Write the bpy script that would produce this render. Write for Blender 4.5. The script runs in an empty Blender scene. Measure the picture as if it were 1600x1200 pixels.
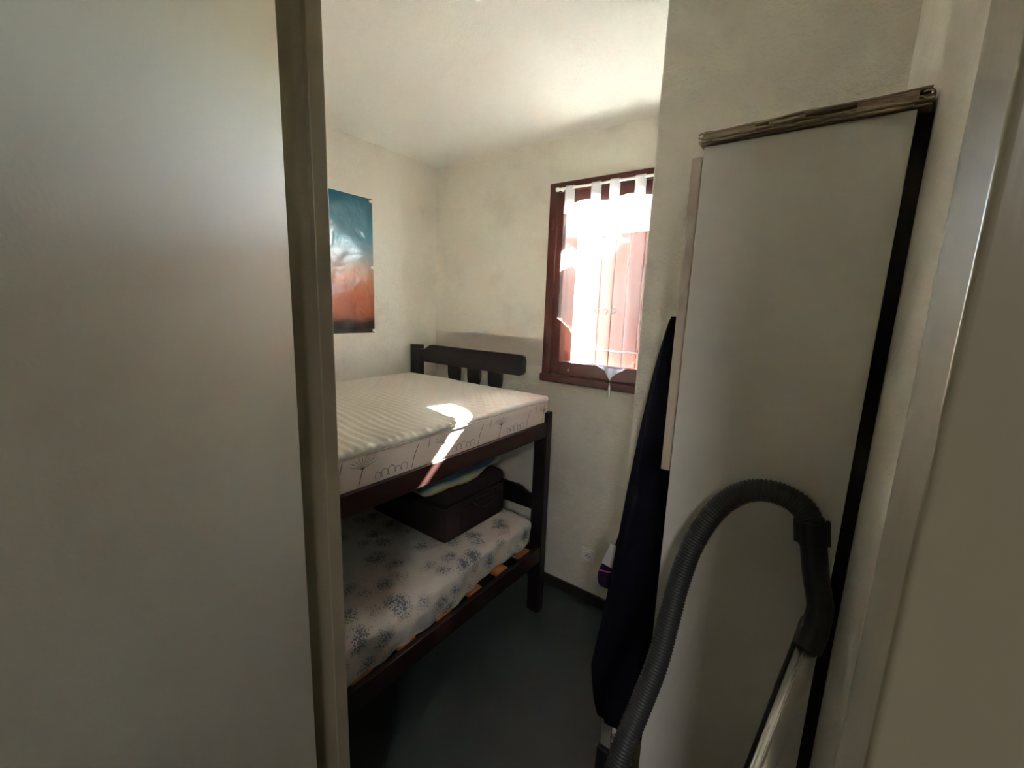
import bpy, bmesh, math, random
from mathutils import Vector, Matrix, noise
random.seed(7)
R = math.radians
scn = bpy.context.scene

# ------------------------------------------------------------------ camera
FPX = 666.917
yaw, pitch, roll = R(36.398), R(10.1605), R(2.0587)
cy, sy, cp, sp, cr, sr = math.cos(yaw), math.sin(yaw), math.cos(pitch), math.sin(pitch), math.cos(roll), math.sin(roll)
F0, R0, U0 = Vector((-sy, cy, 0)), Vector((cy, sy, 0)), Vector((0, 0, 1))
Fw = F0*cp - U0*sp
Up = U0*cp + F0*sp
Rt = R0*cr + Up*sr
Up = Up*cr - R0*sr
cd = bpy.data.cameras.new('camera'); cam = bpy.data.objects.new('camera', cd)
scn.collection.objects.link(cam)
cd.sensor_width = 36; cd.sensor_fit = 'HORIZONTAL'; cd.lens = FPX/1600*36; cd.clip_start = 0.01
M = Matrix((Rt, Up, -Fw)).transposed().to_4x4(); M.translation = Vector((0, 0, 1.5))
cam.matrix_world = M
scn.camera = cam

# ------------------------------------------------------------------ light
world = bpy.data.worlds.new('sky'); scn.world = world; world.use_nodes = True
wn = world.node_tree.nodes; wl = world.node_tree.links
sky = wn.new('ShaderNodeTexSky'); sky.sky_type = 'NISHITA'; sky.sun_disc = False
sky.sun_elevation = R(43); sky.sun_rotation = R(11); sky.dust_density = 1.5
wn['Background'].inputs[1].default_value = 1.3
wl.new(sky.outputs[0], wn['Background'].inputs[0])
SUN = Vector((-0.20, -1.0, -0.95)).normalized()
sd = bpy.data.lights.new('sun', 'SUN'); sd.energy = 60; sd.angle = R(0.55); sd.color = (1, .95, .88)
so = bpy.data.objects.new('sun', sd); scn.collection.objects.link(so)
so.rotation_euler = SUN.to_track_quat('-Z', 'Y').to_euler(); so.location = (-.5, 4, 5)
hd = bpy.data.lights.new('hallway_fill', 'AREA'); hd.shape = 'DISK'; hd.size = .35; hd.energy = 2.6; hd.color = (1, .97, .93)  # unseen fill light, added to brighten surfaces facing the hallway
ho = bpy.data.objects.new('hallway_fill', hd); scn.collection.objects.link(ho); ho.location = (.75, -1.3, 2.2)
pd = bpy.data.lights.new('window_portal', 'AREA'); pd.shape = 'RECTANGLE'; pd.size = .66; pd.size_y = .88; pd.cycles.is_portal = True
pl = bpy.data.objects.new('window_portal', pd); scn.collection.objects.link(pl); pl.location = (-.78, 2.005, 1.62); pl.rotation_euler = (R(-90), 0, 0)
vs = scn.view_settings
vs.view_transform = 'Standard'; vs.look = 'None'; vs.gamma = 1; vs.use_curve_mapping = False
vs.exposure = 3.5
scn.display_settings.display_device = 'sRGB'
scn.cycles.max_bounces = 14; scn.cycles.diffuse_bounces = 8; scn.cycles.transparent_max_bounces = 16
scn.cycles.caustics_reflective = False; scn.cycles.caustics_refractive = False
scn.cycles.sample_clamp_indirect = 12

# ------------------------------------------------------------------ materials
def srgb(r, g, b):
    f = lambda c: (c/255/12.92) if c/255 <= .04045 else ((c/255+.055)/1.055)**2.4
    return (f(r), f(g), f(b), 1)

class MT:
    def __init__(s, name, col, rough=.6, spec=.5, metal=0, coat=0):
        s.m = bpy.data.materials.new(name); s.m.use_nodes = True
        s.n = s.m.node_tree.nodes; s.l = s.m.node_tree.links
        s.b = s.n['Principled BSDF']
        s.b.inputs['Base Color'].default_value = col
        s.b.inputs['Roughness'].default_value = rough
        s.b.inputs['Specular IOR Level'].default_value = spec
        s.b.inputs['Metallic'].default_value = metal
        s.b.inputs['Coat Weight'].default_value = coat
        s.col = col; s.h = None
    def coord(s, scale=(1, 1, 1), kind='Object'):
        tc = s.n.new('ShaderNodeTexCoord'); mp = s.n.new('ShaderNodeMapping')
        mp.inputs['Scale'].default_value = scale
        s.l.new(tc.outputs[kind], mp.inputs[0]); return mp.outputs[0]
    def noise(s, scale, detail=3, rough=.5, sc=(1, 1, 1)):
        t = s.n.new('ShaderNodeTexNoise'); t.inputs['Scale'].default_value = scale
        t.inputs['Detail'].default_value = detail; t.inputs['Roughness'].default_value = rough
        s.l.new(s.coord(sc), t.inputs['Vector']); return t.outputs['Fac']
    def voro(s, scale, sc=(1, 1, 1), feat='F1'):
        t = s.n.new('ShaderNodeTexVoronoi'); t.inputs['Scale'].default_value = scale; t.feature = feat
        s.l.new(s.coord(sc), t.inputs['Vector']); return t.outputs['Distance']
    def math(s, op, a, b=0., c=None):
        t = s.n.new('ShaderNodeMath'); t.operation = op
        for i, v in enumerate((a, b) if c is None else (a, b, c)):
            if isinstance(v, (int, float)): t.inputs[i].default_value = v
            else: s.l.new(v, t.inputs[i])
        return t.outputs[0]
    def ramp(s, fac, stops):
        t = s.n.new('ShaderNodeValToRGB'); e = t.color_ramp.elements
        while len(e) < len(stops): e.new(.5)
        for q, (p, c) in zip(e, stops): q.position = p; q.color = c
        s.l.new(fac, t.inputs[0]); return t.outputs[0]
    def mix(s, fac, a, b):
        t = s.n.new('ShaderNodeMix'); t.data_type = 'RGBA'
        s.l.new(fac, t.inputs[0]) if not isinstance(fac, float) else setattr(t.inputs[0], 'default_value', fac)
        for i, v in ((6, a), (7, b)):
            if isinstance(v, tuple): t.inputs[i].default_value = v
            else: s.l.new(v, t.inputs[i])
        return t.outputs[2]
    def color(s, c): s.l.new(c, s.b.inputs['Base Color']); return s
    def rough(s, c): s.l.new(c, s.b.inputs['Roughness']); return s
    def bump(s, h, dist=.002, strength=1.):
        t = s.n.new('ShaderNodeBump'); t.inputs['Distance'].default_value = dist; t.inputs['Strength'].default_value = strength
        s.l.new(h, t.inputs['Height'])
        if s.h is not None: s.l.new(s.h, t.inputs['Normal'])
        s.h = t.outputs[0]; s.l.new(s.h, s.b.inputs['Normal']); return s

mats = {}
def wallmat(name, col, sc=130, dist=.005, stain=True):
    t = MT(name, col, .85, .25)
    n1 = t.noise(sc, 4, .6); n2 = t.noise(sc*.3, 3)
    t.bump(t.math('ADD', n1, t.math('MULTIPLY', n2, .8)), dist, .8)
    if stain:
        f = t.noise(3.2, 4, .6)
        dark = tuple(c*.86 for c in col[:3]) + (1,)
        t.color(t.mix(t.ramp(f, [(.5, (0, 0, 0, 1)), (.72, (1, 1, 1, 1))]), col, dark))
    mats[name] = t.m; return t
WALLC = srgb(234, 230, 219)
wallmat('wall', WALLC)
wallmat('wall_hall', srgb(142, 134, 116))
wallmat('ceiling', srgb(234, 232, 225), 170, .004, False)
# window wall: a band just above sill height is a little darker
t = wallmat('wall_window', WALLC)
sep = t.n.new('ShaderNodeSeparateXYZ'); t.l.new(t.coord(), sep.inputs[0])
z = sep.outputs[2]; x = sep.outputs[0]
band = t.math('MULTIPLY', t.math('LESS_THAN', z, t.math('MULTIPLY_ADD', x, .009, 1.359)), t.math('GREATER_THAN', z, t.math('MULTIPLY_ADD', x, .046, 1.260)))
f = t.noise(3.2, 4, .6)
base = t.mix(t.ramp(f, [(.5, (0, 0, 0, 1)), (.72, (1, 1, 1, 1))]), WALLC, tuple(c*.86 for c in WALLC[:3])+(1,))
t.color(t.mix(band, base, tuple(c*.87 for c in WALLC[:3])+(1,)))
def simple(name, col, rough=.6, spec=.5, metal=0, bump=None, coat=0, var=0):
    t = MT(name, col, rough, spec, metal, coat)
    if bump: t.bump(t.noise(bump[0], 3), bump[1], bump[2] if len(bump) > 2 else 1)
    if var:
        f = t.noise(6, 4); d = tuple(c*(1-var) for c in col[:3])+(1,)
        t.color(t.mix(f, col, d))
    mats[name] = t.m; return t
# door leaf: satin paint with faint roller texture
t = simple('door_paint', srgb(180, 181, 168), .46, .4)
t.bump(t.noise(220, 3), .0004, .5).bump(t.noise(6, 3), .004, .25)
t = simple('frame_paint', srgb(146, 137, 116), .3, .5)
t.bump(t.noise(60, 3, sc=(1, 1, .15)), .0006, .5)
t = simple('floor', srgb(60, 68, 68), .42, .4, var=.25); t.bump(t.noise(300, 2), .0003, .5)
simple('baseboard', srgb(52, 50, 46), .5)
# bed wood
t = MT('dark_wood', (.012, .008, .009, 1), .38, .35)
g = t.noise(30, 5, .6, (1, .08, 1))
t.color(t.mix(g, (.007, .006, .007, 1), (.013, .008, .009, 1))); t.bump(g, .0006, .6); mats['dark_wood'] = t.m
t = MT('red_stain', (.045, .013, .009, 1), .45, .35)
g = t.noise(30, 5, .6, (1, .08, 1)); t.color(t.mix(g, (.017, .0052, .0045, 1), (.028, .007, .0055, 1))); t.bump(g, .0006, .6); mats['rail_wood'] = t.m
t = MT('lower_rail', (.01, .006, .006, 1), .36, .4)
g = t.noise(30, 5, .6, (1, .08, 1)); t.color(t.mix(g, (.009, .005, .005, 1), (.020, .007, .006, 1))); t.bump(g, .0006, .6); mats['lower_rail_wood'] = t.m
t = MT('pine', srgb(190, 120, 62), .55)
g = t.noise(26, 5, .6, (.1, 1, 1)); t.color(t.mix(g, srgb(196, 128, 66), srgb(150, 82, 38))); mats['pine'] = t.m
t = MT('window_wood', srgb(112, 52, 42), .38, .5)
g = t.noise(40, 4, .6, (1, 1, .12)); t.color(t.mix(g, srgb(92, 46, 39), srgb(72, 34, 30))); t.bump(g, .0005, .5); mats['window_wood'] = t.m
t = MT('shutter_wood', srgb(170, 92, 68), .6, .3)
g = t.noise(40, 4, .6, (1, 1, .1)); t.color(t.mix(g, srgb(118, 62, 48), srgb(96, 48, 38))); mats['shutter_wood'] = t.m
# glass
def glass():
    m = bpy.data.materials.new('glass'); m.use_nodes = True; n = m.node_tree.nodes; l = m.node_tree.links
    n.clear(); o = n.new('ShaderNodeOutputMaterial'); mx = n.new('ShaderNodeMixShader'); tr = n.new('ShaderNodeBsdfTransparent')
    gl = n.new('ShaderNodeBsdfGlossy'); gl.inputs['Roughness'].default_value = .02
    mx.inputs[0].default_value = .05; l.new(tr.outputs[0], mx.inputs[1]); l.new(gl.outputs[0], mx.inputs[2]); l.new(mx.outputs[0], o.inputs[0])
    mats['glass'] = m
glass()
def sheer(name, transp, col):
    m = bpy.data.materials.new(name); m.use_nodes = True; n = m.node_tree.nodes; l = m.node_tree.links
    n.clear(); o = n.new('ShaderNodeOutputMaterial'); mx = n.new('ShaderNodeMixShader'); tr = n.new('ShaderNodeBsdfTransparent')
    tl = n.new('ShaderNodeBsdfTranslucent'); df = n.new('ShaderNodeBsdfDiffuse'); m2 = n.new('ShaderNodeMixShader'); m2.inputs[0].default_value = .5
    tl.inputs[0].default_value = col; df.inputs[0].default_value = col
    l.new(tl.outputs[0], m2.inputs[1]); l.new(df.outputs[0], m2.inputs[2])
    mx.inputs[0].default_value = transp
    l.new(m2.outputs[0], mx.inputs[1]); l.new(tr.outputs[0], mx.inputs[2]); l.new(mx.outputs[0], o.inputs[0])
    mats[name] = m
sheer('voile', .80, (.70, .68, .68, 1)); sheer('voile_hem', .30, (.88, .86, .86, 1)); sheer('voile_tab', .22, (.8, .8, .82, 1))
simple('white_plastic', srgb(244, 244, 240), .35)
simple('tack_white', srgb(235, 235, 230), .5)
# mattress ticking
t = simple('ticking_top', srgb(222, 220, 212), .9, .15)
v = t.n.new('ShaderNodeTexWave'); v.inputs['Scale'].default_value = 9; v.inputs['Distortion'].default_value = 2.2; v.inputs['Detail'].default_value = 1
t.l.new(t.coord((1, 1, 0)), v.inputs['Vector'])
mp2 = t.n.new('ShaderNodeMapping'); mp2.inputs['Rotation'].default_value = (0, 0, R(90))
tc2 = t.n.new('ShaderNodeTexCoord'); t.l.new(tc2.outputs['Object'], mp2.inputs[0])
v2 = t.n.new('ShaderNodeTexWave'); v2.inputs['Scale'].default_value = 9; v2.inputs['Distortion'].default_value = 2.2; t.l.new(mp2.outputs[0], v2.inputs['Vector'])
t.bump(t.math('MULTIPLY', v.outputs['Fac'], v2.outputs['Fac']), .0013, .8).bump(t.noise(500, 2), .0006, .5)
t = simple('ticking_side', srgb(214, 205, 198), .9, .15, bump=(400, .0006))
simple('print_ink', srgb(92, 86, 90), .9, .1)
simple('welt', srgb(190, 188, 182), .8, .2)
# fitted sheet with grey-blue sprigs
t = MT('floral_sheet', srgb(190, 190, 190), .9, .1)
c1 = t.voro(11); sp1 = t.voro(120, (1, 1.5, 1.3)); sp2 = t.noise(120, 2); wob = t.noise(22, 3)
spr = t.math('LESS_THAN', t.math('ADD', t.math('ADD', sp1, t.math('MULTIPLY', c1, 1.0)), t.math('MULTIPLY', wob, .7)), 1.09)
shade = t.math('MULTIPLY', t.math('MAXIMUM', t.math('SUBTRACT', .70, t.math('ADD', c1, t.math('MULTIPLY', wob, .3))), 0.), 1.1)
tcol = t.mix(shade, srgb(200, 197, 193), srgb(104, 122, 140))
t.color(t.mix(t.math('MULTIPLY', spr, .75), tcol, srgb(64, 78, 92)))
t.bump(t.noise(16, 3), .004, .5); mats['floral_sheet'] = t.m
t = simple('suitcase_cloth', srgb(48, 38, 41), .85, .2, bump=(700, .0006))
simple('suitcase_dark', srgb(30, 25, 27), .6)
t = MT('striped_wool', srgb(120, 130, 130), .95, .1)
sp = t.n.new('ShaderNodeSeparateXYZ'); t.l.new(t.coord(kind='Generated'), sp.inputs[0])
fz = t.math('SUBTRACT', t.math('ADD', sp.outputs[2], t.math('MULTIPLY', t.noise(9, 3), .22)), t.math('MULTIPLY', t.math('MAXIMUM', t.math('SUBTRACT', sp.outputs[1], .80), 0.), 2.4))
t.color(t.ramp(fz, [(.0, srgb(176, 172, 136)), (.42, srgb(188, 184, 150)), (.54, srgb(136, 152, 156)), (.64, srgb(66, 90, 112)), (.88, srgb(84, 108, 126)), (1., srgb(186, 182, 150))]))
t.bump(t.noise(260, 3), .002, .8); mats['blanket'] = t.m
simple('chipboard_white', srgb(216, 214, 208), .38, .4)
simple('edge_white', srgb(196, 184, 172), .5, .4)
simple('board_dark', srgb(34, 26, 24), .7, .2)
t = MT('cardboard', srgb(160, 144, 122), .9, .1)
g = t.noise(14, 4, .6, (.15, 1, 4)); t.color(t.ramp(g, [(.38, srgb(112, 98, 84)), (.5, srgb(158, 142, 122)), (.7, srgb(182, 170, 152))])); t.bump(t.noise(60, 3, sc=(1, 1, 3)), .003, .8); mats['cardboard'] = t.m
t = simple('navy_cloth', srgb(17, 19, 32), .9, .12); t.bump(t.noise(14, 3, sc=(3, 3, .4)), .01, .6)
simple('purple_cloth', srgb(48, 28, 58), .9, .1, bump=(60, .003))
simple('white_cloth', srgb(210, 210, 214), .85, .1)
simple('pink_piping', srgb(190, 100, 150), .8, .1)
simple('grey_metal', srgb(165, 163, 152), .35, .5, .3)
simple('black_plastic', srgb(30, 31, 32), .38, .5)
simple('hose_plastic', srgb(54, 56, 57), .45, .4)
simple('chrome', (.6, .6, .58, 1), .27, .5, 1)
simple('body_plastic', srgb(70, 20, 24), .3)
simple('sun_mask_wood', srgb(58, 32, 26), .8)
simple('concrete', srgb(200, 200, 196), .9)
simple('snowy_ground', srgb(188, 196, 186), .9)
simple('leaf', srgb(120, 150, 90), .8)
simple('fill_lamp_white', srgb(235, 232, 225), .5)
# poster: sunset over a dark shore, glossy creased paper
t = MT('poster_print', srgb(90, 130, 150), .24, .6)
sp = t.n.new('ShaderNodeSeparateXYZ'); t.l.new(t.coord(kind='Generated'), sp.inputs[0])
wob = t.noise(5, 4, .6, (1, 1, 3)); zz = t.math('ADD', sp.outputs[2], t.math('MULTIPLY_ADD', wob, .10, -.05))
t.color(t.ramp(zz, [(.0, srgb(40, 26, 24)), (.085, srgb(58, 34, 28)), (.12, srgb(150, 84, 58)), (.17, srgb(176, 96, 64)), (.27, srgb(190, 104, 70)), (.40, srgb(200, 140, 104)), (.5, srgb(196, 170, 150)), (.58, srgb(158, 168, 170)), (.68, srgb(92, 140, 158)), (.85, srgb(58, 118, 144)), (1, srgb(46, 106, 134))]))
t.bump(t.noise(7, 3, .5, (1, 1, 1)), .03, .45); mats['poster_print'] = t.m

# ------------------------------------------------------------------ mesh helpers
col = scn.collection
def link(name, me, mat, parent=None, smooth=False):
    o = bpy.data.objects.new(name, me); col.objects.link(o)
    if mat is not None and not me.materials: me.materials.append(mats[mat] if isinstance(mat, str) else mat)
    if smooth: me.polygons.foreach_set('use_smooth', [True]*len(me.polygons))
    if parent is not None:
        o.parent = parent
        if parent.type == 'EMPTY' or True:
            o.matrix_parent_inverse = Matrix.Identity(4)
            o.location = -Vector(parent_world(parent))
    return o
def parent_world(p):
    v = Vector(p.location); q = p.parent
    while q is not None: v += q.location; q = q.parent
    return v
def tag(o, label=None, cat=None, group=None, kind=None):
    if label: o['label'] = label
    if cat: o['category'] = cat
    if group: o['group'] = group
    if kind: o['kind'] = kind
    return o
def thing(name, loc, label, cat, group=None):
    o = bpy.data.objects.new(name, None); col.objects.link(o); o.location = loc; o.empty_display_size = .05
    return tag(o, label, cat, group)
def pydata(name, v, f):
    me = bpy.data.meshes.new(name); me.from_pydata([tuple(p) for p in v], [], f); me.update(); return me

class MB:
    def __init__(s): s.v = []; s.f = []
    def add(s, v, f):
        k = len(s.v); s.v += [tuple(p) for p in v]; s.f += [tuple(i+k for i in q) for q in f]; return s
    def box(s, x0, x1, y0, y1, z0, z1, mat=None):
        v = [Vector((x, y, z)) for z in (z0, z1) for y in (y0, y1) for x in (x0, x1)]
        if mat is not None: v = [mat @ p for p in v]
        return s.add(v, [(0, 2, 3, 1), (4, 5, 7, 6), (0, 1, 5, 4), (2, 6, 7, 3), (0, 4, 6, 2), (1, 3, 7, 5)])
    def prism(s, pts, y0, y1, axis='y'):
        n = len(pts)
        if axis == 'y': v = [(a, y0, b) for a, b in pts] + [(a, y1, b) for a, b in pts]
        elif axis == 'z': v = [(a, b, y0) for a, b in pts] + [(a, b, y1) for a, b in pts]
        else: v = [(y0, a, b) for a, b in pts] + [(y1, a, b) for a, b in pts]
        f = [tuple(range(n)), tuple(range(2*n-1, n-1, -1))] + [(i, i+n, (i+1) % n+n, (i+1) % n) for i in range(n)]
        return s.add(v, f)
    def tube(s, path, rad, n=12, cap=True, sx=1.0):
        path = [Vector(p) for p in path]; rings = []; k = len(s.v)
        rads = rad if isinstance(rad, (list, tuple)) else [rad]*len(path)
        up = None
        for i, p in enumerate(path):
            d = (path[min(i+1, len(path)-1)] - path[max(i-1, 0)]).normalized()
            if up is None: up = d.orthogonal().normalized()
            up = (up - d*up.dot(d)).normalized(); w = d.cross(up)
            s.v += [tuple(p + (up*math.cos(2*math.pi*j/n)*sx + w*math.sin(2*math.pi*j/n))*rads[i]) for j in range(n)]
        for i in range(len(path)-1):
            a = k+i*n; b = a+n
            s.f += [(a+j, a+(j+1) % n, b+(j+1) % n, b+j) for j in range(n)]
        if cap:
            s.f.append(tuple(k+n-1-j for j in range(n))); s.f.append(tuple(k+(len(path)-1)*n+j for j in range(n)))
        return s
    def build(s, name, mat, parent=None, bevel=0, seg=2, smooth=False):
        me = pydata(name, s.v, s.f)
        bm = bmesh.new(); bm.from_mesh(me); bmesh.ops.recalc_face_normals(bm, faces=bm.faces)
        if bevel:
            eds = [e for e in bm.edges if len(e.link_faces) == 2 and e.calc_face_angle(0) > R(30)]
            bmesh.ops.bevel(bm, geom=eds, offset=bevel, segments=seg, profile=.5, affect='EDGES', clamp_overlap=True)
            for f in bm.faces: f.smooth = False
        bm.to_mesh(me); bm.free()
        o = link(name, me, mat, parent, smooth)
        if bevel and seg > 1:
            me.polygons.foreach_set('use_smooth', [True]*len(me.polygons))
            md = o.modifiers.new('wn', 'WEIGHTED_NORMAL'); md.keep_sharp = False
        return o
def struct(o): o['kind'] = 'structure'; return o

def soft_box(lo, hi, r, nx, ny, nz, disp=None):
    """closed rounded box with even grids on its faces; disp(p, n) returns the moved point"""
    lo = Vector(lo); hi = Vector(hi); N = (nx, ny, nz); idx = {}; V = []; Fc = []
    ilo = lo + Vector((r, r, r)); ihi = hi - Vector((r, r, r))
    def sp_(i, n, a, b):
        return a + (b-a)*i/n
    def vert(i, j, k):
        key = (i, j, k)
        if key not in idx:
            p = Vector((sp_(i, nx, lo.x, hi.x), sp_(j, ny, lo.y, hi.y), sp_(k, nz, lo.z, hi.z)))
            q = Vector([max(ilo[a], min(ihi[a], p[a])) for a in range(3)]); d = p-q
            n = d.normalized() if d.length > 1e-9 else Vector((0, 0, 1))
            p2 = q + n*r
            if disp: p2 = disp(p2, n)
            idx[key] = len(V); V.append(p2)
        return idx[key]
    def face(fn, na, nb, flip):
        for a in range(na):
            for b in range(nb):
                q = [vert(*fn(a, b)), vert(*fn(a+1, b)), vert(*fn(a+1, b+1)), vert(*fn(a, b+1))]
                Fc.append(tuple(q[::-1] if flip else q))
    face(lambda a, b: (a, b, 0), nx, ny, True); face(lambda a, b: (a, b, nz), nx, ny, False)
    face(lambda a, b: (a, 0, b), nx, nz, False); face(lambda a, b: (a, ny, b), nx, nz, True)
    face(lambda a, b: (0, a, b), ny, nz, True); face(lambda a, b: (nx, a, b), ny, nz, False)
    return V, Fc
def soft(name, mat, parent, *a, **k):
    V, Fc = soft_box(*a, **k); return link(name, pydata(name, V, Fc), mat, parent, True)

# ================================================================== SETTING
CEIL = 2.29
XL, YB, YP = -1.985, 1.87, 1.19
# window opening in the wall
WX0, WX1, WZ0, WZ1 = -1.10, -.46, 1.19, 2.05
b = MB()
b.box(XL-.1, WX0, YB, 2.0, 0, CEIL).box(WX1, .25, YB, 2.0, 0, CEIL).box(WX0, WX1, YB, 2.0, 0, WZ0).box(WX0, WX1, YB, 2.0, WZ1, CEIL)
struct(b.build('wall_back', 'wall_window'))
struct(MB().box(XL-.1, XL, -.55, YB, 0, CEIL).build('wall_left', 'wall'))
PXL = -.3664*YP
struct(MB().box(PXL, .15, YP, YP+.07, 0, CEIL).build('wall_partition', 'wall', bevel=.004))
# right wall: very slightly splayed
xr = lambda y: .0535 + (YP-y)*.078
b = MB(); b.prism([(xr(YP+.0), YP), (xr(.44), .44), (.25, .44), (.25, YP)], 0, CEIL, 'z')
struct(b.build('wall_right', 'wall'))
struct(MB().box(.12, .25, YP, YB, 0, CEIL).build('wall_niche', 'wall'))
struct(MB().box(XL-.1, 2.0, -2.6, 2.0, -.1, 0).build('floor', 'floor'))
struct(MB().box(XL-.1, 2.0, -2.6, 2.0, CEIL, CEIL+.1).build('ceiling', 'ceiling'))
struct(MB().box(XL-.1, -.86, -.55, -.45, 0, CEIL).build('wall_front', 'wall'))
# corridor side
struct(MB().box(-.86, -.78, -2.6, .335, 0, CEIL).box(-.86, -.80, .335, .44, 0, CEIL).build('wall_corridor', 'wall'))
struct(MB().box(-.80, .058, .345, .44, 2.09, CEIL).build('wall_lintel', 'wall'))
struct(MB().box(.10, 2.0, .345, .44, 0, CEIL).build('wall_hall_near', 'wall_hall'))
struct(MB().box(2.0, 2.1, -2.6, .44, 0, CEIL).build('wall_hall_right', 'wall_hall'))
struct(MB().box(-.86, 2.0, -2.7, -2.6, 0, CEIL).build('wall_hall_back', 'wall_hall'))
# baseboards
struct(MB().box(XL, PXL+.6, YB-.012, YB, 0, .058).build('baseboard_back', 'baseboard', bevel=.003))
struct(MB().box(XL, XL+.012, -.45, YB-.012, 0, .058).build('baseboard_left', 'baseboard', bevel=.003))
struct(MB().box(PXL, .06, YP-.012, YP, 0, .058).build('baseboard_partition', 'baseboard', bevel=.003))
# door frame (left jamb with rebate and stop, head, right jamb)
fr = struct(MB().box(-.80, -.735, .335, .43, 0, 2.09).build('trim_1', 'frame_paint', bevel=.003, seg=3))
struct(MB().box(-.738, -.72, .402, .43, 0, 2.05).build('door_stop', 'frame_paint', fr, bevel=.0025, seg=3))
struct(MB().box(.0555, .12, .333, .452, 0, 2.09).build('trim_2', 'frame_paint', bevel=.005, seg=4))
struct(MB().box(-.735, .0555, .335, .43, 2.05, 2.09).build('trim_3', 'frame_paint', bevel=.003))
# door leaf, hinged on the left jamb and swung about 55 degrees into the hallway
LM = Matrix(((math.cos(R(55)), math.sin(R(55)), 0, -.70), (-math.sin(R(55)), math.cos(R(55)), 0, .347), (0, 0, 1, 0), (0, 0, 0, 1)))  # local x along the leaf, y out of its face
V = []; Fc = []; ny, nz = 90, 200
for i in range(ny+1):
    for j in range(nz+1):
        u = .002+.726*i/ny; z = .012+2.026*j/nz; d = 0
        for (a, c, r, h) in ((.215, 1.461, .005, -.0010), (.165, 1.503, .008, .0007), (.19, 1.35, .02, .0004), (.30, 1.1, .03, .0004)):
            d += h*math.exp(-((u-a)**2+(z-c)**2)/(r*r))
        V.append(LM @ Vector((u, d, z)))
for i in range(ny):
    for j in range(nz):
        a = i*(nz+1)+j; Fc.append((a, a+nz+1, a+nz+2, a+1))
d1 = MB().box(0, .73, -.038, -.0003, .01, 2.04, LM).build('door_1', 'door_paint', bevel=.001); struct(d1)
struct(link('door_face', pydata('door_face', V, Fc), 'door_paint', d1, True))
b = MB()
b.tube([LM @ Vector(p) for p in [(.67, 0, 1.02), (.67, .04, 1.02)]], .009).tube([LM @ Vector(p) for p in [(.68, .04, 1.02), (.55, .043, 1.02)]], .009)
b.box(.648, .692, 0, .004, .92, 1.10, LM)
struct(b.build('door_handle', 'chrome', d1))
for zz_ in (.25, 1.05, 1.82):
    struct(MB().tube([(-.722, .3385, zz_-.04), (-.722, .3385, zz_+.04)], .0055, 10).build('hinge', 'frame_paint', d1))

# ------------------------------------------------------------------ window
w = struct(MB().box(-1.174, -1.128, 1.845, YB, 1.172, 2.088).box(-.432, -.386, 1.845, YB, 1.172, 2.088)
           .box(-1.128, -.432, 1.845, YB, 2.045, 2.088).build('window_1', 'window_wood', bevel=.003))
struct(MB().box(-1.128, -1.08, 1.853, 1.90, 1.178, 2.045).box(-.48, -.432, 1.853, 1.90, 1.178, 2.045)
       .box(-1.08, -.48, 1.853, 1.90, 1.985, 2.045).box(-1.08, -.48, 1.853, 1.90, 1.178, 1.242).build('window_sash', 'window_wood', w, bevel=.003))
struct(MB().box(-1.18, -.38, 1.835, YB, 1.137, 1.174).build('window_sill', 'window_wood', w, bevel=.004))
struct(MB().box(WX0, WX0+.008, 1.90, 1.998, WZ0, WZ1).box(WX1-.008, WX1, 1.90, 1.998, WZ0, WZ1).box(WX0, WX1, 1.90, 1.998, WZ1-.008, WZ1)
       .box(WX0, WX1, 1.90, 2.03, WZ0, WZ0+.03).build('window_reveal', 'shutter_wood', w))
struct(MB().box(-1.08, -.48, 1.878, 1.882, 1.242, 1.985).build('window_pane', 'glass', w))
b = MB()
for (hx, hz) in ((-1.150, 1.90), (-1.150, 1.35)):
    b.tube([(hx, 1.843, hz-.022), (hx, 1.843, hz+.022)], .006, 10)
struct(b.build('window_hinge', 'window_wood', w))
struct(MB().tube([(-1.02, 1.846, 1.205), (-1.02, 1.853, 1.205)], .006, 12).build('window_screw', 'grey_metal', w))

# outside: one shutter leaf ajar, seen through the voile
hx, hy, th, L = -.455, 2.03, R(10), .648
sh = thing('window_shutter', (hx, hy, 1.16), 'red-brown plank shutter standing ajar outside the window', 'shutter')
npl = 8
for i in range(npl):
    a0 = L*i/npl+.002; a1 = L*(i+1)/npl-.002
    Mx = Matrix.Translation((hx, hy, 0)) @ Matrix.Rotation(-th, 4, 'Z')
    o = MB().box(-a1, -a0, 0, .024, 1.16, 1.885, Mx).build('plank', 'shutter_wood', sh, bevel=.003)
for zb in (1.22, 1.70):
    MB().box(-L+.03, -.03, .024, .045, zb, zb+.07, Mx).build('brace', 'shutter_wood', sh, bevel=.003)
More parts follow.
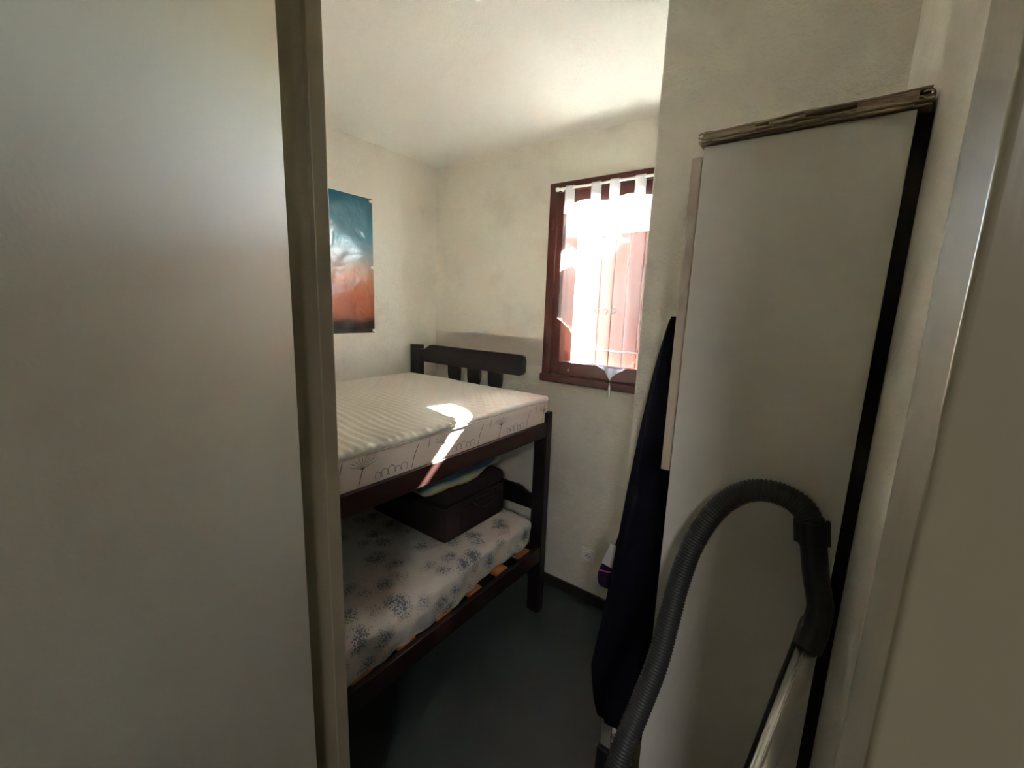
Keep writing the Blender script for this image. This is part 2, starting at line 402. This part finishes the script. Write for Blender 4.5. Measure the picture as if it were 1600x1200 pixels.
# overhead slab added to block the sun; slit shaped for the mattress patch
s = .95; dxs = .20
off = (1.25/s*dxs, 1.25/s)
poly = [(-1.235, 1.12), (-1.20, 1.25), (-1.09, 1.225), (-1.01, 1.165), (-.93, 1.105), (-.93, 1.055), (-1.0, 1.058), (-1.10, 1.10)]
hole = [(px+off[0], py+off[1]) for px, py in poly]
def slab(z0, z1):
    bm = bmesh.new()
    outer = [(-2.2, 2.01), (1.2, 2.01), (1.2, 4.6), (-2.2, 4.6)]
    rings = []
    for z_ in (z0, z1):
        es = []
        for ring in (outer, hole):
            vs_ = [bm.verts.new((p[0], p[1], z_)) for p in ring]
            es += [bm.edges.new((vs_[i], vs_[(i+1) % len(vs_)])) for i in range(len(vs_))]
            rings.append(vs_)
        bmesh.ops.triangle_fill(bm, use_beauty=True, use_dissolve=False, edges=es)
    for a, c in ((0, 2), (1, 3)):
        A, B = rings[a], rings[c]; n = len(A)
        for i in range(n): bm.faces.new((A[i], A[(i+1) % n], B[(i+1) % n], B[i]))
    bmesh.ops.recalc_face_normals(bm, faces=bm.faces)
    me = bpy.data.meshes.new('sun_mask_slab'); bm.to_mesh(me); bm.free(); return me
struct(link('sun_mask_slab', slab(2.35, 2.39), 'sun_mask_wood'))
struct(MB().box(-14, 14, 2.05, 40, -2.9, -2.7).build('ground', 'snowy_ground'))

# ================================================================== BED
bed = thing('bunk_bed', (-1.48, .72, 0), 'dark-stained wooden bunk bed standing along the left wall', 'bed')
XO = -.99            # outer face of the front side
PY0, PY1 = 1.625, 1.672
MB().box(XO-.068, XO, PY0, PY1, 0, 1.03).build('post', 'dark_wood', bed, bevel=.004, seg=3)
MB().box(XL+.012, XL+.085, 1.655, 1.70, 0, 1.268).build('post', 'dark_wood', bed, bevel=.004, seg=3)
MB().box(XO-.068, XO, -.285, -.24, 0, 1.03).build('post', 'dark_wood', bed, bevel=.004, seg=3)
MB().box(XL+.012, XL+.085, -.285, -.24, 0, 1.268).build('post', 'dark_wood', bed, bevel=.004, seg=3)
for x0, x1 in ((XO-.026, XO-.002), (XL+.02, XL+.044)):
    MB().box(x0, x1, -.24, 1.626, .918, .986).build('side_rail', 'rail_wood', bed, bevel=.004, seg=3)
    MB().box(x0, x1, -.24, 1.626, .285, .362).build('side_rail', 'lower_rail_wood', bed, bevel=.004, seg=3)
def curve_pts(pts, n=6):
    return pts
def board(name, pts, y0, y1, bev=.005):
    return MB().prism(pts, y0, y1).build(name, 'dark_wood', bed, bevel=bev, seg=2)
# upper headboard: neck into the wall-side post, free rounded end
def head(zs, flip=None):
    top = 1.276+zs; low = 1.174+zs
    pts = [(-1.905, low+.0), (-1.19, low), (-1.172, low+.006), (-1.163, low+.02), (-1.162, top-.022), (-1.170, top-.006), (-1.188, top),
           (-1.80, top), (-1.822, top-.004), (-1.845, top-.018), (-1.862, top-.026), (-1.905, top-.03)]
    if flip is not None: pts = [(flip-x, z_) for x, z_ in pts][::-1]
    return pts
board('headboard', head(0), 1.662, 1.690)
def splat(xc, z0, z1, w=.088):
    pr = [(0, 1), (.14, 1.0), (.24, .95), (.33, .80), (.45, .72), (.6, .72), (.72, .80), (.8, .95), (.88, 1), (1, 1)]
    r_ = [(xc+w/2*k, z1-(z1-z0)*t_) for t_, k in pr]; l_ = [(xc-w/2*k, z1-(z1-z0)*t_) for t_, k in pr][::-1]
    return r_+l_
for xc in (-1.63, -1.487, -1.343):
    board('splat', splat(xc, .93, 1.176), 1.666, 1.686, .003)
board('headboard_rail', [(-1.90, .90), (-1.058, .90), (-1.058, .96), (-1.90, .96)], 1.664, 1.690)
# lower headboard, mirrored: it necks into the room-side post
lz = .622-1.276
board('headboard', head(lz+.004, -1.905-1.058-.0), 1.650, 1.674)
for xc in (-1.62, -1.48, -1.34):
    board('splat', splat(xc, .31, .53), 1.653, 1.672, .003)
board('headboard_rail', [(-1.90, .27), (-1.058, .27), (-1.058, .33), (-1.90, .33)], 1.652, 1.674)
# foot end (behind the door jamb)
for z_ in (.90, .30): board('footboard', [(-1.90, z_), (-1.058, z_), (-1.058, z_+.12), (-1.90, z_+.12)], -.275, -.25)
# slats
y = 1.53; ys = []
while y > -.2: ys.append(y); y -= .1745
for y in ys:
    MB().box(XL+.045, XO-.024, y-.036, y+.036, .352, .368).build('bed_slat', 'pine', bed, bevel=.002, seg=1)
    MB().box(XL+.045, XO-.03, y-.036, y+.036, .950, .966).build('bed_slat', 'pine', bed, bevel=.002, seg=1)

# ---- upper mattress
mx0, mx1, my0, my1, mz0, mz1 = -1.962, -1.004, -.225, 1.652, .968, 1.088
mat1 = thing('mattress', (-1.48, .72, mz0), 'quilted white mattress with flower-printed sides on the upper bunk', 'mattress')
soft('mattress_core', 'ticking_side', mat1, (mx0, my0, mz0), (mx1, my1, mz1), .016, 24, 48, 8)
def tdisp(p, n):
    q = p.copy()
    if n.z > .2:
        m = max(0, min(1, (1.22-p.y)/.25))
        # ripples across the bed, strongest towards the room side
        wob = noise.noise(Vector((p.x*3, p.y*4, 0)))*1.6 + noise.noise(Vector((p.x*9, p.y*9, 3)))*.5
        amp = .0048*m*(.45+.55*max(0, min(1, (p.x+1.85)/.5)))
        q.z += amp*math.sin((p.y*1.0+p.x*.10)*2*math.pi/.031+wob*2.2)
        q.z += .004*noise.noise(Vector((p.x*4, p.y*4, 7)))
        # diamond quilting
        a = math.sin((p.x+p.y)*math.pi/.085); c = math.sin((p.x-p.y)*math.pi/.085)
        q.z += .0016*(abs(a*c)**.5)*(1-m*.5)
    return q
soft('quilted_top', 'ticking_top', mat1, (mx0-.002, my0-.002, mz1-.012), (mx1+.0012, my1+.002, mz1+.016), .0125, 130, 330, 3, tdisp)
wp = [(mx1+.0, my0+.02, mz1-.009), (mx1+.0, my1-.02, mz1-.009), (mx1-.018, my1+.002, mz1-.009), (mx0+.02, my1+.002, mz1-.009)]
MB().tube(wp, .0025, 8).build('piping', 'welt', mat1, smooth=True)
# printed flower drawings on the room-side face: one flat ink print
X = mx1+.0006
def stroke(b_, pts, w_=.0012):
    P = [Vector((X, p[0], p[1])) for p in pts]
    for i in range(len(P)-1):
        if max(P[i].y, P[i+1].y) > my1-.014: continue
        d = (P[i+1]-P[i]); n = Vector((0, -d.z, d.y)).normalized()*w_
        b_.add([P[i]-n, P[i]+n, P[i+1]+n, P[i+1]-n], [(0, 1, 2, 3)])
b = MB(); rnd = random.Random(3)
zb, zt = mz0+.024, mz1-.014
y = -.10
while y < 1.60:
    # big stem with fan head
    stroke(b, [(y, zb), (y+.012, zb+.04), (y+.030, zb+.072)], .0013)
    cy_, cz_ = y+.14, zb+.045
    stroke(b, [(y+.125, zb), (cy_-.004, cz_-.01), (cy_, cz_)], .0013)
    for k in range(9):
        a = R(25+k*16); r_ = .034+.006*(k % 2)
        stroke(b, [(cy_, cz_), (cy_+math.cos(a)*r_*.6, cz_+math.sin(a)*r_*.55), (cy_+math.cos(a)*r_*1.3, cz_+math.sin(a)*r_)], .0007)
    stroke(b, [(y+.07, zb+.05), (y+.078, zt)], .0012)
    # row of loops along the bottom
    yy = y+.02
    for k in range(5):
        rr = .010+.004*((k*7) % 3)/2; zc = zb+rr+.002
        pts = [(y+.19+k*.024+rr*math.cos(a_), zc+rr*1.1*math.sin(a_)) for a_ in [R(-60+30*i) for i in range(11)]]
        stroke(b, pts, .0009)
    y += .315
tag(b.build('flower_print', 'print_ink', mat1), 'grey line-drawn flowers printed along the mattress side', kind='stuff')

# ---- lower mattress
lm = thing('mattress', (-1.5, .7, .37), 'thin mattress in a grey-blue floral fitted sheet on the lower bunk', 'mattress')
def ldisp(p, n):
    q = p.copy()
    t_ = max(0, min(1, (p.z-.38)/.14))
    q.x += .018*noise.noise(Vector((p.y*5, p.z*6, 1)))*max(0, n.x) + .03*(1-t_)*max(0, n.x)*math.sin(p.y*9)*.4
    q += n*(.007*noise.noise(Vector((p.x*7, p.y*9, p.z*9))) + .004*noise.noise(Vector((p.x*22, p.y*16, p.z*20))))
    if n.z > .3: q.z += .012*math.cos((p.x+1.5)*3) - .006
    if n.x > -.2 and p.x > -1.3: q.x += .030*max(0, min(1, (1.32-p.y)/.35))*(p.x+1.3)/.28*(.4+.6*(1-t_))
    if p.x > -1.08 and p.z < .45:
        near = max(0, min(1, (1.30-p.y)/.22)); low = max(0, min(1, (.45-p.z)/.07))
        q.x += (-1.017 - q.x)*near*low*(1 if n.x > .05 else 0); 
        if n.x > .05: q.z -= .006*near*low
    # gathers at the room-side edge
    if n.x > .2: q.x += .004*math.sin(p.y*55+3*noise.noise(Vector((p.y*6, 0, 0))))*(1-t_)
    return q
soft('fitted_sheet', 'floral_sheet', lm, (-1.94, -.21, .371), (-1.022, 1.60, .520), .040, 60, 150, 16, ldisp)

# ---- suitcase
sc_ = thing('suitcase', (-1.36, 1.33, .53), 'dark brown fabric suitcase lying on the lower mattress', 'suitcase')
SM = Matrix.Translation((-1.15, 1.135, .531)) @ Matrix.Rotation(R(0), 4, 'Z')
def sdisp(p, n):
    return SM @ Vector((p.x, p.y, p.z))
soft('body', 'suitcase_cloth', sc_, (-.50, 0, 0), (0, .40, .150), .02, 16, 16, 8, sdisp)
soft('lid', 'suitcase_cloth', sc_, (-.495, .004, .153), (-.004, .396, .222), .022, 16, 16, 6, sdisp)
b = MB(); loop = [(-.488, .006, .152), (-.02, .0, .152), (-.003, .015, .152), (-.003, .385, .152), (-.02, .4, .152), (-.488, .4, .152)]
b.tube([SM @ Vector(p) for p in loop], .0045, 8); b.build('zipper', 'suitcase_dark', sc_, smooth=True)
soft('side_pocket', 'suitcase_cloth', sc_, (-.01, .09, .03), (.010, .36, .125), .008, 4, 10, 6, sdisp)
b = MB(); b.tube([SM @ Vector(p) for p in [(.008, .16, .14), (.026, .18, .118), (.030, .22, .108), (.030, .26, .112), (.026, .30, .124), (.008, .32, .146)]], .006, 8)
b.build('handle', 'suitcase_dark', sc_, smooth=True)
# folded blanket on the suitcase
def bdisp(p, n):
    q = p.copy()
    u = (p.y-1.03)/.47
    q.z += .018*noise.noise(Vector((p.x*6, p.y*6, 2)))+.006*noise.noise(Vector((p.x*25, p.y*25, p.z*20)))
    q.z += .030*(2*u-1)**2 - .008
    q.x += .012*noise.noise(Vector((p.y*8, p.z*30, 5)))
    return q
bl = soft('blanket', 'blanket', None, (-1.47, 1.02, .764), (-1.155, 1.51, .832), .022, 22, 34, 10, bdisp)
tag(bl, 'folded blue and cream woollen blanket lying on the suitcase', 'blanket')

# ================================================================== WALL THINGS
po = thing('poster', (XL, 1.17, 1.68), 'glossy sunset poster, blue above orange, pinned to the left wall', 'poster')
V = []; Fc = []; ny, nz = 40, 50
for side in (0, 1):
    for i in range(ny+1):
        for j in range(nz+1):
            y = .92+.5*i/ny; z = 1.34+.68*j/nz
            d = .003+.0035*(noise.noise(Vector((y*5, z*4, 2)))+.6*noise.noise(Vector((y*9+z*6, z*5-y*4, 8))))
            m = min(1, 12*min((y-.92)/.5, (1.42-y)/.5, (z-1.34)/.68, (2.02-z)/.68)+.25)
            V.append((XL+.0012+max(.0004, d*m)+(.0008 if side == 0 else 0), y, z))
k = (ny+1)*(nz+1)
for i in range(ny):
    for j in range(nz):
        a = i*(nz+1)+j; Fc.append((a, a+nz+1, a+nz+2, a+1)); Fc.append((a+k, a+k+1, a+k+nz+2, a+k+nz+1))
link('print', pydata('print', V, Fc), 'poster_print', po, True)
for (y, z) in ((1.408, 2.008), (1.414, 1.352), (1.412, 1.68), (.932, 2.008), (.932, 1.352)):
    MB().box(XL, XL+.0066, y-.007, y+.011, z-.007, z+.007).build('tape', 'tack_white', po, bevel=.001, seg=1)

# wall socket on the window wall
ou = thing('wall_socket', (-.852, YB, .258), 'square white wall socket low on the wall under the window', 'socket')
MB().box(-.890, -.814, YB-.010, YB, .220, .296).build('plate', 'white_plastic', ou, bevel=.004, seg=3)
b = MB(); n = 28
ring = lambda r_, y_: [(-.852+r_*math.cos(2*math.pi*i/n), y_, .258+r_*math.sin(2*math.pi*i/n)) for i in range(n)]
V = ring(.030, YB-.010)+ring(.028, YB-.0145)+ring(.0215, YB-.0145)+ring(.0195, YB-.0103)
Fc = [(r_*n+i, r_*n+(i+1) % n, (r_+1)*n+(i+1) % n, (r_+1)*n+i) for r_ in range(3) for i in range(n)] + [tuple(3*n+i for i in range(n))]
b.add(V, Fc); b.build('socket_well', 'white_plastic', ou)
MB().tube([(-.852, YB-.0103, .268), (-.852, YB-.020, .268)], .0025, 8).build('earth_pin', 'chrome', ou)
for dx in (-.0095, .0095): MB().tube([(-.852+dx, YB-.0100, .258), (-.852+dx, YB-.0108, .258)], .0026, 10).build('socket_hole', 'black_plastic', ou)

# curtain rod + voile
rod = MB().tube([(-1.118, 1.822, 2.05), (-.442, 1.822, 2.05)], .0055, 12)
for ex in (-1.118, -.442): rod.tube([(ex-.006, 1.822, 2.05), (ex+.006, 1.822, 2.05)], .009, 12)
for ex in (-1.10, -.46): rod.box(ex-.004, ex+.004, 1.822, 1.846, 2.044, 2.056)
tag(rod.build('curtain_rod', 'white_plastic', smooth=False), 'thin white curtain rod across the top of the window', 'curtain rod')
cu = thing('curtain', (-.785, 1.82, 2.05), 'sheer white tab-top voile with pointed tasselled hem at the window', 'curtain')
CX0, CX1, CXM = -1.078, -.492, -.785
def hem(x):
    u = abs(x-CXM)/(CX1-CXM)
    pts = [(0, 1.193), (.05, 1.212), (.12, 1.228), (.30, 1.262), (.50, 1.315), (.56, 1.345), (.72, 1.395), (.86, 1.425), (1, 1.457)]
    for (a, za), (c, zc) in zip(pts, pts[1:]):
        if u <= c+1e-9:
            t_ = (u-a)/(c-a); return za+(zc-za)*t_
    return 1.457
def cy_at(x, z):
    k_ = min(1, (1.98-z)/.15+.25)
    return 1.822 + k_*(.010*math.sin(x*58+1.2*math.sin(z*3))+.005*math.sin(x*131+2*z)) + .003*noise.noise(Vector((x*20, z*6, 0)))
nx_, nz_ = 190, 46; V = []; Fc = []
ztop = lambda x: 1.982 + .008*math.sin(x*31)
for i in range(nx_+1):
    x = CX0+(CX1-CX0)*i/nx_
    for j in range(nz_+1):
        z0 = hem(x)+.0022*math.sin(x*420); z = z0+(ztop(x)-z0)*j/nz_
        V.append((x, cy_at(x, z), z))
for i in range(nx_):
    for j in range(nz_):
        a = i*(nz_+1)+j; Fc.append((a, a+nz_+1, a+nz_+2, a+1))
link('voile_panel', pydata('voile_panel', V, Fc), 'voile', cu, True)
def strip(name, x0, x1, fz0, fz1, mat, n=150):
    V = []; Fc = []
    for i in range(n+1):
        x = x0+(x1-x0)*i/n
        for z in (fz0(x), (fz0(x)+fz1(x))/2, fz1(x)): V.append((x, cy_at(x, z)-.0016, z))
    for i in range(n):
        a = i*3; Fc += [(a, a+3, a+4, a+1), (a+1, a+4, a+5, a+2)]
    return link(name, pydata(name, V, Fc), mat, cu, True)
strip('header_band', CX0, CX1, lambda x: ztop(x)-.035, lambda x: ztop(x)+.001, 'voile_hem')
strip('hem_band', -.935, -.635, lambda x: 1.318, lambda x: 1.327, 'voile_hem')
strip('lace_edge', CX0, CX1, lambda x: hem(x)-.003, lambda x: hem(x)+.007+.003*math.sin(x*300), 'voile_hem', 260)
strip('lace_point', -.862, -.708, lambda x: hem(x)+.004, lambda x: max(hem(x)+.005, 1.243), 'voile_tab', 60)
for xc in (-1.051, -.919, -.831, -.718, -.610, -.520):
    V = []; Fc = []
    prof = [(1.806+.010, 1.972), (1.8145, 2.02), (1.8145, 2.05), (1.816, 2.0585), (1.822, 2.0605), (1.828, 2.0585), (1.8295, 2.05), (1.8295, 2.02), (1.828, 1.975)]
    for (yy, zz_) in prof: V += [(xc-.021, yy, zz_), (xc+.021, yy, zz_)]
    for i in range(len(prof)-1): Fc.append((2*i, 2*i+1, 2*i+3, 2*i+2))
    link('tab', pydata('tab', V, Fc), 'voile_tab', cu, True)
for (xc, zc) in ((-.866, 1.502), (-.788, 1.500), (-.83, 1.497), (-.96, 1.55)):
    MB().tube([(xc+.011*math.cos(a_), 1.806, zc+.012*math.sin(a_)) for a_ in [R(30*i) for i in range(12)]], .0022, 6).build('embroidery', 'white_cloth', cu, smooth=True)
b = MB().tube([(-.785, 1.82, 1.20), (-.785, 1.818, 1.165)], .0012, 6).tube([(-.785, 1.818, 1.166), (-.785, 1.818, 1.150), (-.785, 1.818, 1.112)], [.003, .006, .0075], 10)
b.build('tassel', 'white_cloth', cu, smooth=True)

# ================================================================== IRONING BOARD (behind the boards)
ib = thing('ironing_board', (-.33, 1.06, 0), 'folded ironing board under a navy cover, leaning on the partition wall', 'ironing board')
YI = lambda z: 1.04+.065*z
# outline of the hanging cover: (z, x_left, x_right)
out_ = [(.303, -.367, -.335), (.313, -.409, -.28), (.35, -.423, -.25), (.39, -.432, -.235), (.459, -.445, -.22), (.54, -.436, -.215), (.619, -.425, -.215), (.74, -.414, -.22), (.866, -.405, -.228),
        (1.026, -.394, -.24), (1.206, -.379, -.262), (1.30, -.369, -.280), (1.361, -.361, -.292), (1.41, -.353, -.300), (1.446, -.347, -.306), (1.476, -.341, -.311), (1.492, -.335, -.316)]
V = []; Fc = []; na = 40
for (z, xl, xr_) in out_:
    c = (xl+xr_)/2; h = (xr_-xl)/2; t_ = .012+.026*min(1, h/.12)
    for j in range(na):
        a = 2*math.pi*j/na; ca, sa = math.cos(a), math.sin(a)
        fold = .006*math.sin(a*9+z*2)*min(1, h/.08)*(.4+min(1, (1.5-z)))
        V.append((c+(h+fold)*(abs(ca)**.8)*(1 if ca > 0 else -1), YI(z)+(t_+fold*.8)*(abs(sa)**.8)*(1 if sa > 0 else -1), z))
m = len(out_)
for i in range(m-1):
    for j in range(na): Fc.append((i*na+j, i*na+(j+1) % na, (i+1)*na+(j+1) % na, (i+1)*na+j))
Fc.append(tuple(range(na-1, -1, -1))); Fc.append(tuple((m-1)*na+j for j in range(na)))
link('cover', pydata('cover', V, Fc), 'navy_cloth', ib, True)
MB().box(-.396, -.366, 1.050, 1.064, .05, .45).build('leg', 'grey_metal', ib, bevel=.003)
MB().box(-.290, -.262, 1.050, 1.064, .05, .45).build('leg', 'grey_metal', ib, bevel=.003)
MB().box(-.366, -.290, 1.052, 1.062, .20, .222).build('cross_bar', 'grey_metal', ib, bevel=.003)
MB().box(-.402, -.362, 1.035, 1.078, 0, .215).build('foot', 'black_plastic', ib, bevel=.006)
MB().box(-.296, -.256, 1.035, 1.078, 0, .195).build('foot', 'black_plastic', ib, bevel=.006)
# dark bag hanging behind it
bag = thing('cloth_bag', (-.43, 1.15, .65), 'small dark purple cloth bag with a white panel behind the ironing board', 'bag')
soft('bag_body', 'purple_cloth', bag, (-.487, 1.135, .655), (-.38, 1.165, .86), .014, 10, 6, 14, lambda p, n: Vector((p.x + .060*max(0, (p.z-.69)/.15) + .004*math.sin(p.z*50), p.y, p.z)))
MB().prism([(-.470, .742), (-.447, .815), (-.42, .81), (-.43, .735)], 1.1325, 1.1350).build('white_panel', 'white_cloth', bag)
MB().tube([(-.476, 1.133, .715), (-.455, 1.130, .720), (-.42, 1.132, .727)], .0022, 8).build('pink_piping', 'pink_piping', bag)
MB().tube([(-.40, 1.16, .85), (-.385, 1.165, .95), (-.38, 1.186, 1.02)], .003, 8).build('strap', 'purple_cloth', bag)

# ================================================================== STACKED BOARDS
YF = .88
bd = thing('furniture_board', (-.10, YF+.02, 0), 'tall white furniture boards packed upright under a crushed cardboard cap', 'board')
MB().box(-.2318, .0560, YF, YF+.016, 0, 1.8005).build('front_panel', 'chipboard_white', bd, bevel=.0012, seg=2)
tag(MB().box(-.256, .03, YF+.0170, YF+.032, 1.17, 1.790).build('back_panel', 'edge_white', bd, bevel=.0012), 'pinkish-white board set back at the left')
tag(MB().box(-.215, .0762, YF+.0330, YF+.052, 0, 1.799).box(.045, .0762, YF+.0163, YF+.0330, 0, 1.799).build('dark_panel', 'board_dark', bd, bevel=.001), 'near-black board edge at the right')
def card(name, x0, x1, y0, y1, z0, z1, seed, bow=0, tilt=0):
    def f(p, n):
        u = (p.x-x0)/(x1-x0)
        q = p.copy(); q.z += .0045*noise.noise(Vector((p.x*14, p.y*9, seed))) + bow*4*u*(1-u) + tilt*u
        q.y += .005*noise.noise(Vector((p.x*10, p.z*30, seed+5)))
        return q
    return soft(name, 'cardboard', cap_, (x0, y0, z0), (x1, y1, z1), min(.002, (z1-z0)*.45), 60, 5, 2, f)
cap_ = MB().box(-.236, .070, YF-.006, YF+.058, 1.8015, 1.8040).build('cardboard_cap', 'cardboard', bd)
card('flap', -.241, .071, YF-.010, YF+.060, 1.8065, 1.8100, 1)
card('flap', -.237, .073, YF-.006, YF+.060, 1.8120, 1.8155, 4, .0, .002)
card('flap', -.232, .068, YF-.012, YF+.060, 1.8185, 1.8220, 9, .001, .003)
# front flap of the cap folded down over the layers (torn, leaves the slots open)
def torn(x0, x1, z0, z1, seed, yo=0):
    V = []; Fc = []; n = 60
    for i in range(n+1):
        x = x0+(x1-x0)*i/n
        a = z0+.0025*noise.noise(Vector((x*30, seed, 0))); c = z1+.003*noise.noise(Vector((x*22, seed, 4)))
        yy = YF-.013-yo+.002*noise.noise(Vector((x*16, 1, seed)))
        V += [(x, yy, a), (x, yy-.002, (a+c)/2), (x, yy, c), (x, yy+.003, c), (x, yy+.003, a)]
    for i in range(n):
        for j in range(5):
            k_ = (j+1) % 5; Fc.append((i*5+j, (i+1)*5+j, (i+1)*5+k_, i*5+k_))
    link('torn_edge', pydata('torn_edge', V, Fc), 'cardboard', cap_, True)
torn(-.230, -.150, 1.8085, 1.8195, 3); torn(-.015, .054, 1.806, 1.8205, 6); torn(-.13, -.08, 1.8135, 1.8195, 5); torn(-.215, -.09, 1.8025, 1.807, 8); torn(-.054, .05, 1.799, 1.8035, 11, .001)
for (x, z, r_) in ((.064, 1.815, .006), (-.236, 1.816, .005)):
    MB().tube([(x+r_*math.cos(R(a_)), YF-.010, z+r_*.8*math.sin(R(a_))) for a_ in range(-150, 151, 30)], .0016, 6).build('folded_corner', 'cardboard', cap_, smooth=True)

# ================================================================== VACUUM CLEANER
vc = thing('vacuum_cleaner', (-.28, .60, 0), 'vacuum cleaner with ribbed grey hose and chrome wand leaning on the white board', 'vacuum cleaner')
def spline(pts, n):
    P = [Vector(p) for p in pts]; P = [P[0]*2-P[1]]+P+[P[-1]*2-P[-2]]; o = []
    for i in range(1, len(P)-2):
        for k in range(n):
            t_ = k/n; a, b_, c, d = P[i-1], P[i], P[i+1], P[i+2]
            o.append(.5*((2*b_)+(-a+c)*t_+(2*a-5*b_+4*c-d)*t_*t_+(-a+3*b_-3*c+d)*t_**3))
    o.append(P[-2]); return o
hp = spline([(-.155, .50, .32), (-.20, .54, .44), (-.210, .585, .60), (-.1993, .6376, .7278), (-.1868, .6824, .8023), (-.176, .7184, .8678), (-.1724, .7543, .937), (-.1688, .7812, .998), (-.1562, .8082, 1.0753),
             (-.1275, .8261, 1.1453), (-.0907, .8351, 1.1857), (-.0521, .8351, 1.201), (-.018, .8351, 1.1965), (.0045, .8351, 1.1812), (.0171, .8351, 1.1543)], 8)
def resample(P, step):
    o = [P[0]]; acc = 0
    for a, c in zip(P, P[1:]):
        d = (c-a).length; t_ = 0
        while acc+d-t_ >= step:
            t_ += step-acc; acc = 0; o.append(a.lerp(c, t_/d))
        acc += d-t_
    return o
hp = resample(hp, .0016)
rad = [.0190+.0013*math.sin(2*math.pi*i/3.5) for i in range(len(hp))]
MB().tube(hp, rad, 20).build('hose', 'hose_plastic', vc, smooth=True)
tp = [Vector(p) for p in [(.0126, .8351, 1.1722), (.0216, .8333, 1.1318), (.0323, .8315, 1.078), (.0449, .8279, 1.0286), (.0445, .8225, 1.003), (.0425, .8195, .989)]]
MB().tube(spline(tp, 4), .0193, 20).build('handle_tube', 'black_plastic', vc, smooth=True)
# collar with two latches where the hose enters the handle
ct = [Vector((.0153, .8345, 1.166)), Vector((.0207, .8335, 1.128))]
MB().tube(ct, [.0220, .0208], 20).build('hose_collar', 'black_plastic', vc, bevel=.001, seg=2)
ax = (ct[1]-ct[0]).normalized(); side = ax.cross(Vector((0, 1, 0))).normalized()
for sg in (-1, 1):
    c0 = ct[0]+side*sg*.0220
    Mz = Matrix((side, Vector((0, 1, 0)), ax)).transposed().to_4x4(); Mz.translation = c0
    MB().box(-.0035, .0035, -.008, .008, -.004, .036, Mz).build('latch', 'black_plastic', vc, bevel=.002)
w0 = Vector((.0413, .8189, .9837)); w1 = Vector((-.1308, .372, .06)); wd = (w1-w0).normalized()
top_ = w0 - wd*.014
MB().tube([top_, w0, w0+wd*.03], [.0210, .0220, .0210], 20).build('wand_collar', 'black_plastic', vc, bevel=.0015)
# chrome wand, slightly grooved section, and black height slider strip
V = []; Fc = []; n = 24; k_ = 0
b = MB(); b.tube([w0+wd*.02, w1], .0165, 24); b.build('wand', 'chrome', vc, smooth=True)
side = wd.cross(Vector((0, 1, 0))).normalized()
if side.x > 0: side = -side
b = MB(); b.tube([w0+wd*.03+side*.0185, w1+side*.0185], .0028, 8); b.build('wand_strip', 'black_plastic', vc)
fr_ = Vector((0, -1, 0)); fr_ = (fr_-wd*fr_.dot(wd)).normalized()
b = MB(); b.tube([w0+wd*.025+fr_*.0155+side*.004, w1+fr_*.0155+side*.004], .0022, 8); b.build('wand_ridge', 'chrome', vc, smooth=True)
# floor head and body (below the picture)
soft('floor_head', 'black_plastic', vc, (-.26, .25, .0), (.0, .36, .045), .015, 10, 8, 4)
MB().tube([w1, Vector((-.14, .32, .035))], .02, 16).build('neck_joint', 'black_plastic', vc, smooth=True)
soft('body', 'body_plastic', vc, (-.42, .47, .02), (-.16, .81, .26), .09, 16, 20, 14, lambda p, n: p)
for (x, y) in ((-.425, .73), (-.155, .73)):
    MB().tube([(x-.012, y, .065), (x+.012, y, .065)], .065, 24).build('wheel', 'black_plastic', vc, bevel=.004)
MB().tube([(-.27, .56, .24), (-.20, .52, .31), (-.155, .50, .325)], .022, 16).build('hose_socket', 'black_plastic', vc, smooth=True)
MB().tube([(-.190, .655, .625), (-.186, .672, .60), (-.192, .68, .57)], [.005, .010, .007], 12).build('hose_clip', 'chrome', vc, smooth=True)
MB().tube([(-.208, .61, .62), (-.190, .655, .628)], .0035, 8).build('hose_clip_arm', 'black_plastic', vc, smooth=True)

# unseen lamp disc added above the hallway fill light
lp = thing('fill_lamp', (.75, -1.3, CEIL), 'round white lamp disc added for the unseen hallway fill light', 'lamp')
MB().tube([(.75, -1.3, CEIL-.03), (.75, -1.3, CEIL)], .16, 32).build('fill_lamp_base', 'fill_lamp_white', lp)
